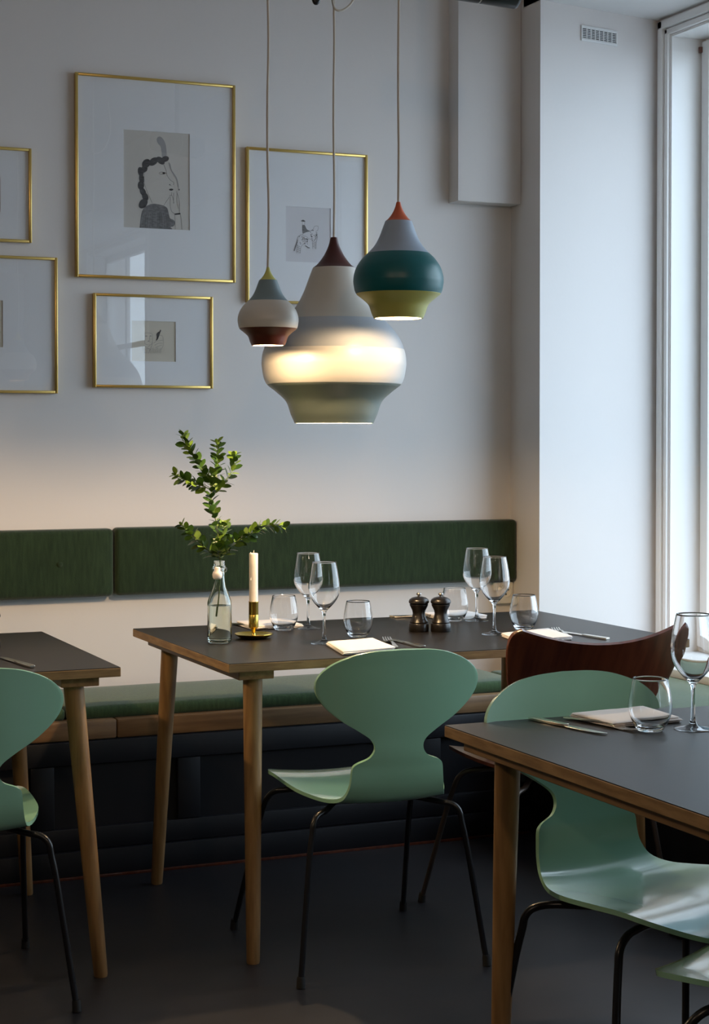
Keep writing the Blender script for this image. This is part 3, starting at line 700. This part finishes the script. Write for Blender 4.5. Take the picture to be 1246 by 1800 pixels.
napkin('folded white napkin at the near right place of the centre table', [(2.205, 4.045), (2.385, 4.063), (2.424, 4.262), (2.238, 4.20)], 2)
napkin('folded white napkin at the back left of the centre table behind the candlestick', [(1.665, 4.625), (1.820, 4.62), (1.825, 4.775), (1.67, 4.78)], 3)
napkin('folded white napkin at the back right of the centre table behind the mills', [(2.27, 4.645), (2.425, 4.64), (2.43, 4.785), (2.275, 4.79)], 4)
napkin('folded white napkin on the near table beside the fork', [(1.728, 2.792), (1.885, 2.80), (1.888, 2.945), (1.712, 2.93)], 5)

def knife_mesh():
    bm = bmesh.new()
    hp = [(-.005, -.105), (.005, -.105), (.0072, -.09), (.0065, -.02), (.005, 0), (-.004, 0), (-.0055, -.03), (-.0065, -.09)]
    hp = [(x*1.35, y) for x, y in hp]
    extrude_outline(bm, hp, .0006, .0055)
    bl = [(-.004, -.002), (.005, -.002), (.0095, .012), (.0105, .05), (.009, .085), (.003, .105), (-.003, .108), (-.0045, .06)]
    bl = [(x*1.25, y) for x, y in bl]
    extrude_outline(bm, bl, .0018, .0031)
    return bm
def fork_mesh():
    bm = bmesh.new()
    def strip(pts):      # (y, z, halfwidth, thickness)
        pr = None
        for y, z, hw, th in pts:
            c = [bm.verts.new(p) for p in ((-hw, y, z), (hw, y, z), (hw*.9, y, z+th), (-hw*.9, y, z+th))]
            if pr:
                for i in range(4): bm.faces.new((pr[i], pr[(i+1) % 4], c[(i+1) % 4], c[i]))
            else: bm.faces.new(c[::-1])
            pr = c
        bm.faces.new(pr)
    strip([(-.105, .002, .0055, .0022), (-.09, .0028, .0075, .0022), (-.03, .006, .0038, .003), (.005, .0072, .003, .003), (.025, .0045, .005, .002), (.035, .002, .0105, .0015), (.052, .0008, .0122, .0014), (.06, .001, .012, .0013)])
    for k in range(4):
        x = (k-1.5)*.0067; pr = None
        for y, z, hw in ((.059, .001, .0022), (.08, .0025, .0019), (.098, .0065, .0012)):
            c = [bm.verts.new(p) for p in ((x-hw, y, z), (x+hw, y, z), (x+hw, y, z+.0013), (x-hw, y, z+.0013))]
            if pr:
                for i in range(4): bm.faces.new((pr[i], pr[(i+1) % 4], c[(i+1) % 4], c[i]))
            else: bm.faces.new(c[::-1])
            pr = c
        bm.faces.new(pr)
    return bm
def lay(kind, label, head, tail, z=TZ+.0006):
    """head and tail are the world x,y of the tip and of the handle end"""
    h_, t_ = Vector((*head, 0)), Vector((*tail, 0)); d = h_-t_; c = t_ + d.normalized()*.105
    if kind not in KIDS:
        o = finish(knife_mesh() if kind == 'knife' else fork_mesh(), kind, M['steel'], None, 40)
        if kind == 'knife':
            md = o.modifiers.new('round', 'BEVEL'); md.width = .001; md.segments = 2
        KIDS[kind] = o
    else: o = KIDS[kind].copy(); C.objects.link(o)
    o.location = (c.x, c.y, z); o.rotation_euler = (0, 0, math.atan2(-d.x, d.y)); tag(o, label, 'cutlery'); return o
lay('fork', 'steel fork at the right of the near left napkin, half under the knife', (1.925, 4.275), (1.862, 4.070))
lay('knife', 'steel knife pointing at the tumbler, right of the near left napkin', (1.925, 4.260), (1.935, 4.060))
lay('fork', 'steel fork at the right of the near right napkin, tines behind it', (2.463, 4.300), (2.392, 4.095))
lay('knife', 'steel knife right of the near right napkin on the centre table', (2.440, 4.235), (2.470, 4.022))
lay('fork', 'fork between the bottle and the candlestick at the back left of the centre table', (1.690, 4.585), (1.662, 4.790))
lay('knife', 'knife lying nearest the back edge of the centre table, left of the black mills', (2.335, 4.735), (2.166, 4.785))
lay('fork', 'fork in front of the knife at the back edge, left of the black mills', (2.345, 4.690), (2.175, 4.765))
lay('knife', 'knife lying at the back corner of the near table', (1.672, 2.765), (1.635, 2.945))
lay('fork', 'fork on the near table, tines under the napkin edge', (1.752, 2.735), (1.700, 2.925))
lay('knife', 'knife on the left table showing above the mint chair', (.878, 4.285), (.911, 4.072))

# pepper and salt mills
def make_mill(label, x, y):
    t = thing('pepper_mill', label, 'mill', (x, y, TZ))
    lathe('body', [(0, 0), (.0275, 0), (.0285, .002), (.0285, .021), (.0270, .0235), (.0255, .0245), (.0265, .027), (.0225, .034), (.0185, .044), (.0175, .052), (.0190, .060), (.0235, .069), (.0262, .075), (.0262, .077), (0, .077)], M['mill'], t, 40, 40)
    lathe('head', [(0, .0772), (.0240, .0775), (.0285, .081), (.0290, .085), (.0265, .091), (.0190, .096), (.0090, .0985), (.006, .099), (0, .099)], M['mill'], t, 40, 40)
    lathe('knob', [(0, .099), (.0038, .099), (.0038, .1015), (.0068, .1035), (.0072, .1065), (.005, .1095), (0, .1105)], M['dull_steel'], t, 20, 60)
    return t
ml = make_mill('black turned wooden mill, left one of the pair on the centre table', 2.089, 4.412)
dup(ml, (2.145, 4.386, TZ), .5, 'black turned wooden mill, right one of the pair on the centre table')
dup(ml, (.895, 4.50, TZ), .9, 'black turned wooden mill on the left table, at the left edge')

# candlestick and candle
t = thing('candlestick', 'brass candlestick with a round dish on the centre table', 'candlestick', (1.602, 4.437, TZ))
lathe('dish', [(0, .0008), (.030, .0006), (.036, .0015), (.049, .009), (.0525, .0125), (.0520, .0135), (.047, .0105), (.034, .0036), (.012, .003), (0, .003)], M['brass'], t, 56, 50)
lathe('stem', [(0, .003), (.012, .003), (.0095, .006), (.0050, .010), (.0048, .018), (.0062, .024), (.0105, .0285), (.0130, .030), (0, .031)], M['brass'], t, 32, 50)
lathe('candle_cup', [(0, .030), (.0128, .030), (.0133, .032), (.0133, .064), (.0128, .065), (.0133, .066), (.0133, .098), (.0142, .0995), (.0138, .101), (.0126, .101), (.0124, .040), (0, .040)], M['brass'], t, 40, 50)
t = thing('candle', 'unlit white candle with a burnt wick in the brass candlestick', 'candle', (1.602, 4.437, TZ+.042))
lathe('wax', [(0, 0), (.0115, 0), (.0119, .002), (.0121, .05), (.0119, .150), (.0121, .187), (.0116, .1905), (.0105, .191), (.007, .1875), (0, .187)], M['wax'], t, 32, 60)
tube('wick', crv([(0, 0, .186), (.0005, 0, .193), (.0015, .0005, .199)], 4), [.0009]*9, M['cord'], t, 6)
bm = bmesh.new(); bm_tube(bm, [(-.0095, -.004, .188), (-.0102, -.0045, .1945)], [.0022, .0008], 8); finish(bm, 'wax_drip', M['wax'], t, 60)
bm = bmesh.new(); bm_tube(bm, [(-.0105, -.007, .125), (-.011, -.0072, .118)], [.001, .002], 8); finish(bm, 'wax_drip', M['wax'], t, 60)

# bottle vase with swing stopper
CAMY = -math.radians(18)
bo = thing('bottle_vase', 'clear glass swing-top bottle half full of water, used as a vase', 'bottle', (1.483, 4.375, TZ), CAMY)
BP = [(0, .002), (.018, .001), (.028, .0008), (.0315, .004), (.0327, .010), (.0327, .100), (.0322, .109), (.0290, .120), (.0225, .136), (.0175, .150), (.0150, .165), (.0142, .182), (.0145, .196), (.0168, .199), (.0168, .205), (.0148, .208), (.0150, .217), (.0145, .219)]
BI = [(.0118, .219), (.0116, .205), (.0118, .182), (.0125, .165), (.0150, .150), (.0200, .136), (.0265, .1195), (.0297, .108), (.0302, .100), (.0302, .012), (.028, .008), (.018, .0085), (0, .0105)]
lathe('bottle', BP+BI, M['bottle_glass'], bo, 56, 70)
lathe('water', [(0, .0107), (.018, .0088), (.0278, .0086), (.03005, .0125), (.03005, .1000), (.0285, .1004), (0, .1006)], M['water'], bo, 48, 60)
bm = bmesh.new(); bm_lathe(bm, [(0, 0), (.010, .001), (.0125, .006), (.0135, .013), (.0115, .020), (.008, .023), (.0085, .030), (.007, .033), (0, .034)], 28)
st = finish(bm, 'swing_stopper', M['white_ceramic'], bo, 60, loc=(-.006, -.029, .172)); st['label'] = 'white ceramic swing stopper'
for s in (-1, 1):
    tube('wire_bail', crv([(s*.017, 0, .202), (s*.019, -.012, .199), (s*.0155, -.028, .192), (s*.006-.006, -.030, .196)], 5), .0008, M['dull_steel'], bo, 6)
bm = bmesh.new(); bmesh.ops.create_circle(bm, segments=6, radius=.001)
bm.free()

# boxwood branch standing in the bottle
br = thing('boxwood_branch', 'leafy green boxwood branch standing in the glass bottle', 'plant', (1.483, 4.375, TZ), CAMY)
def Lp(cx, cy, dy=0):      # drawing units of the branch -> metres
    return Vector(((cx-388)/3.665/660, dy, (1435-cy)/3.665/662))
stems = [([(372, 1262, 0), (383, 1140, .002), (393, 1000, .0), (392, 900, 0), (385, 800, -.004), (366, 650, -.008), (338, 520, -.004), (330, 400, .004), (270, 300, .010), (210, 210, .014), (170, 130, .018), (150, 85, .02)], .0020, 'A'),
         ([(336, 430, 0), (368, 330, -.018), (380, 230, -.028), (372, 140, -.034)], .0011, 'B'),
         ([(345, 480, -.004), (420, 395, .018), (478, 310, .03), (488, 220, .036)], .0012, 'B'),
         ([(332, 440, 0), (245, 405, -.018), (170, 380, -.026), (110, 345, -.032)], .0011, 'B'),
         ([(388, 890, 0), (300, 820, -.012), (220, 745, -.02), (150, 670, -.028)], .0014, 'B'),
         ([(392, 900, 0), (470, 800, -.008), (560, 742, -.012), (640, 698, -.016), (720, 672, -.018), (795, 682, -.02)], .0014, 'C'),
         ([(386, 850, 0), (420, 760, .018), (420, 670, .026)], .0012, 'B')]
leaf_bm = bmesh.new()
LW = [(0, .0), (.12, .15), (.35, .32), (.6, .35), (.85, .22), (1, .0)]
rowv = []
for u, hw in LW:
    bend = -.12*u*u
    if hw == 0: rowv.append([leaf_bm.verts.new((u, 0, bend))])
    else: rowv.append([leaf_bm.verts.new((u, -hw, bend+.10*hw)), leaf_bm.verts.new((u, 0, bend)), leaf_bm.verts.new((u, hw, bend+.10*hw))])
for a, b_ in zip(rowv, rowv[1:]):
    if len(a) == 1: leaf_bm.faces.new((a[0], b_[0], b_[1])); leaf_bm.faces.new((a[0], b_[1], b_[2]))
    elif len(b_) == 1: leaf_bm.faces.new((a[0], b_[0], a[1])); leaf_bm.faces.new((a[1], b_[0], a[2]))
    else:
        leaf_bm.faces.new((a[0], b_[0], b_[1], a[1])); leaf_bm.faces.new((a[1], b_[1], b_[2], a[2]))
leaf_me = {}
for k in ('leaf', 'leaf_young'):
    me = bpy.data.meshes.new(k); leaf_bm.to_mesh(me); me.materials.append(M[k])
    for p_ in me.polygons: p_.use_smooth = True
    leaf_me[k] = me
leaf_bm.free()
def leaf(pos, d, roll, s, young):
    o = bpy.data.objects.new('leaf', leaf_me['leaf_young' if young else 'leaf']); C.objects.link(o); o.parent = br
    q = d.to_track_quat('X', 'Z'); o.rotation_mode = 'QUATERNION'
    from mathutils import Quaternion
    o.rotation_quaternion = q @ Quaternion((1, 0, 0), roll); o.location = pos; o.scale = (s, s*rnd.uniform(.85, 1.15), s)
nl = 0
for pts, r0, kind in stems:
    P = crv([Lp(*p_) for p_ in pts], 6); n = len(P)
    tube('stem', P, [r0*(1-.6*i/n) for i in range(n)], M['stem'], br, 7)
    L_ = 0; acc = 0; node = 0
    for i in range(1, n):
        seg = P[i]-P[i-1]; acc += seg.length
        if P[i].z < .222: continue
        if acc > (.0040 if kind != 'C' else .0052):
            acc = 0; node += 1; d = seg.normalized(); frac = i/n
            side = d.cross(Vector((0, -1, 0))).normalized(); nrm = d.cross(side)
            ang = node*PI/2 + rnd.uniform(-.4, .4)
            for s in (0, PI):
                v = side*math.cos(ang+s)+nrm*math.sin(ang+s)
                dd = (v*rnd.uniform(.7, 1)+d*rnd.uniform(.35, .9)+Vector((0, 0, .12))).normalized()
                size = rnd.uniform(.024, .036)*(1-.28*frac if kind != 'A' else 1-.15*frac)
                young = rnd.random() < (.20 if kind == 'A' else .30)+.4*(frac > .8)
                leaf(P[i]+dd*.001, dd, rnd.uniform(-.9, .9), size, young); nl += 1
    for k in range(3):
        dd = (P[-1]-P[-3]).normalized()+Vector((rnd.uniform(-.5, .5), rnd.uniform(-.5, .5), rnd.uniform(-.3, .5)))
        leaf(P[-1], dd.normalized(), rnd.uniform(-1, 1), .013, True); nl += 1
print('leaves', nl)
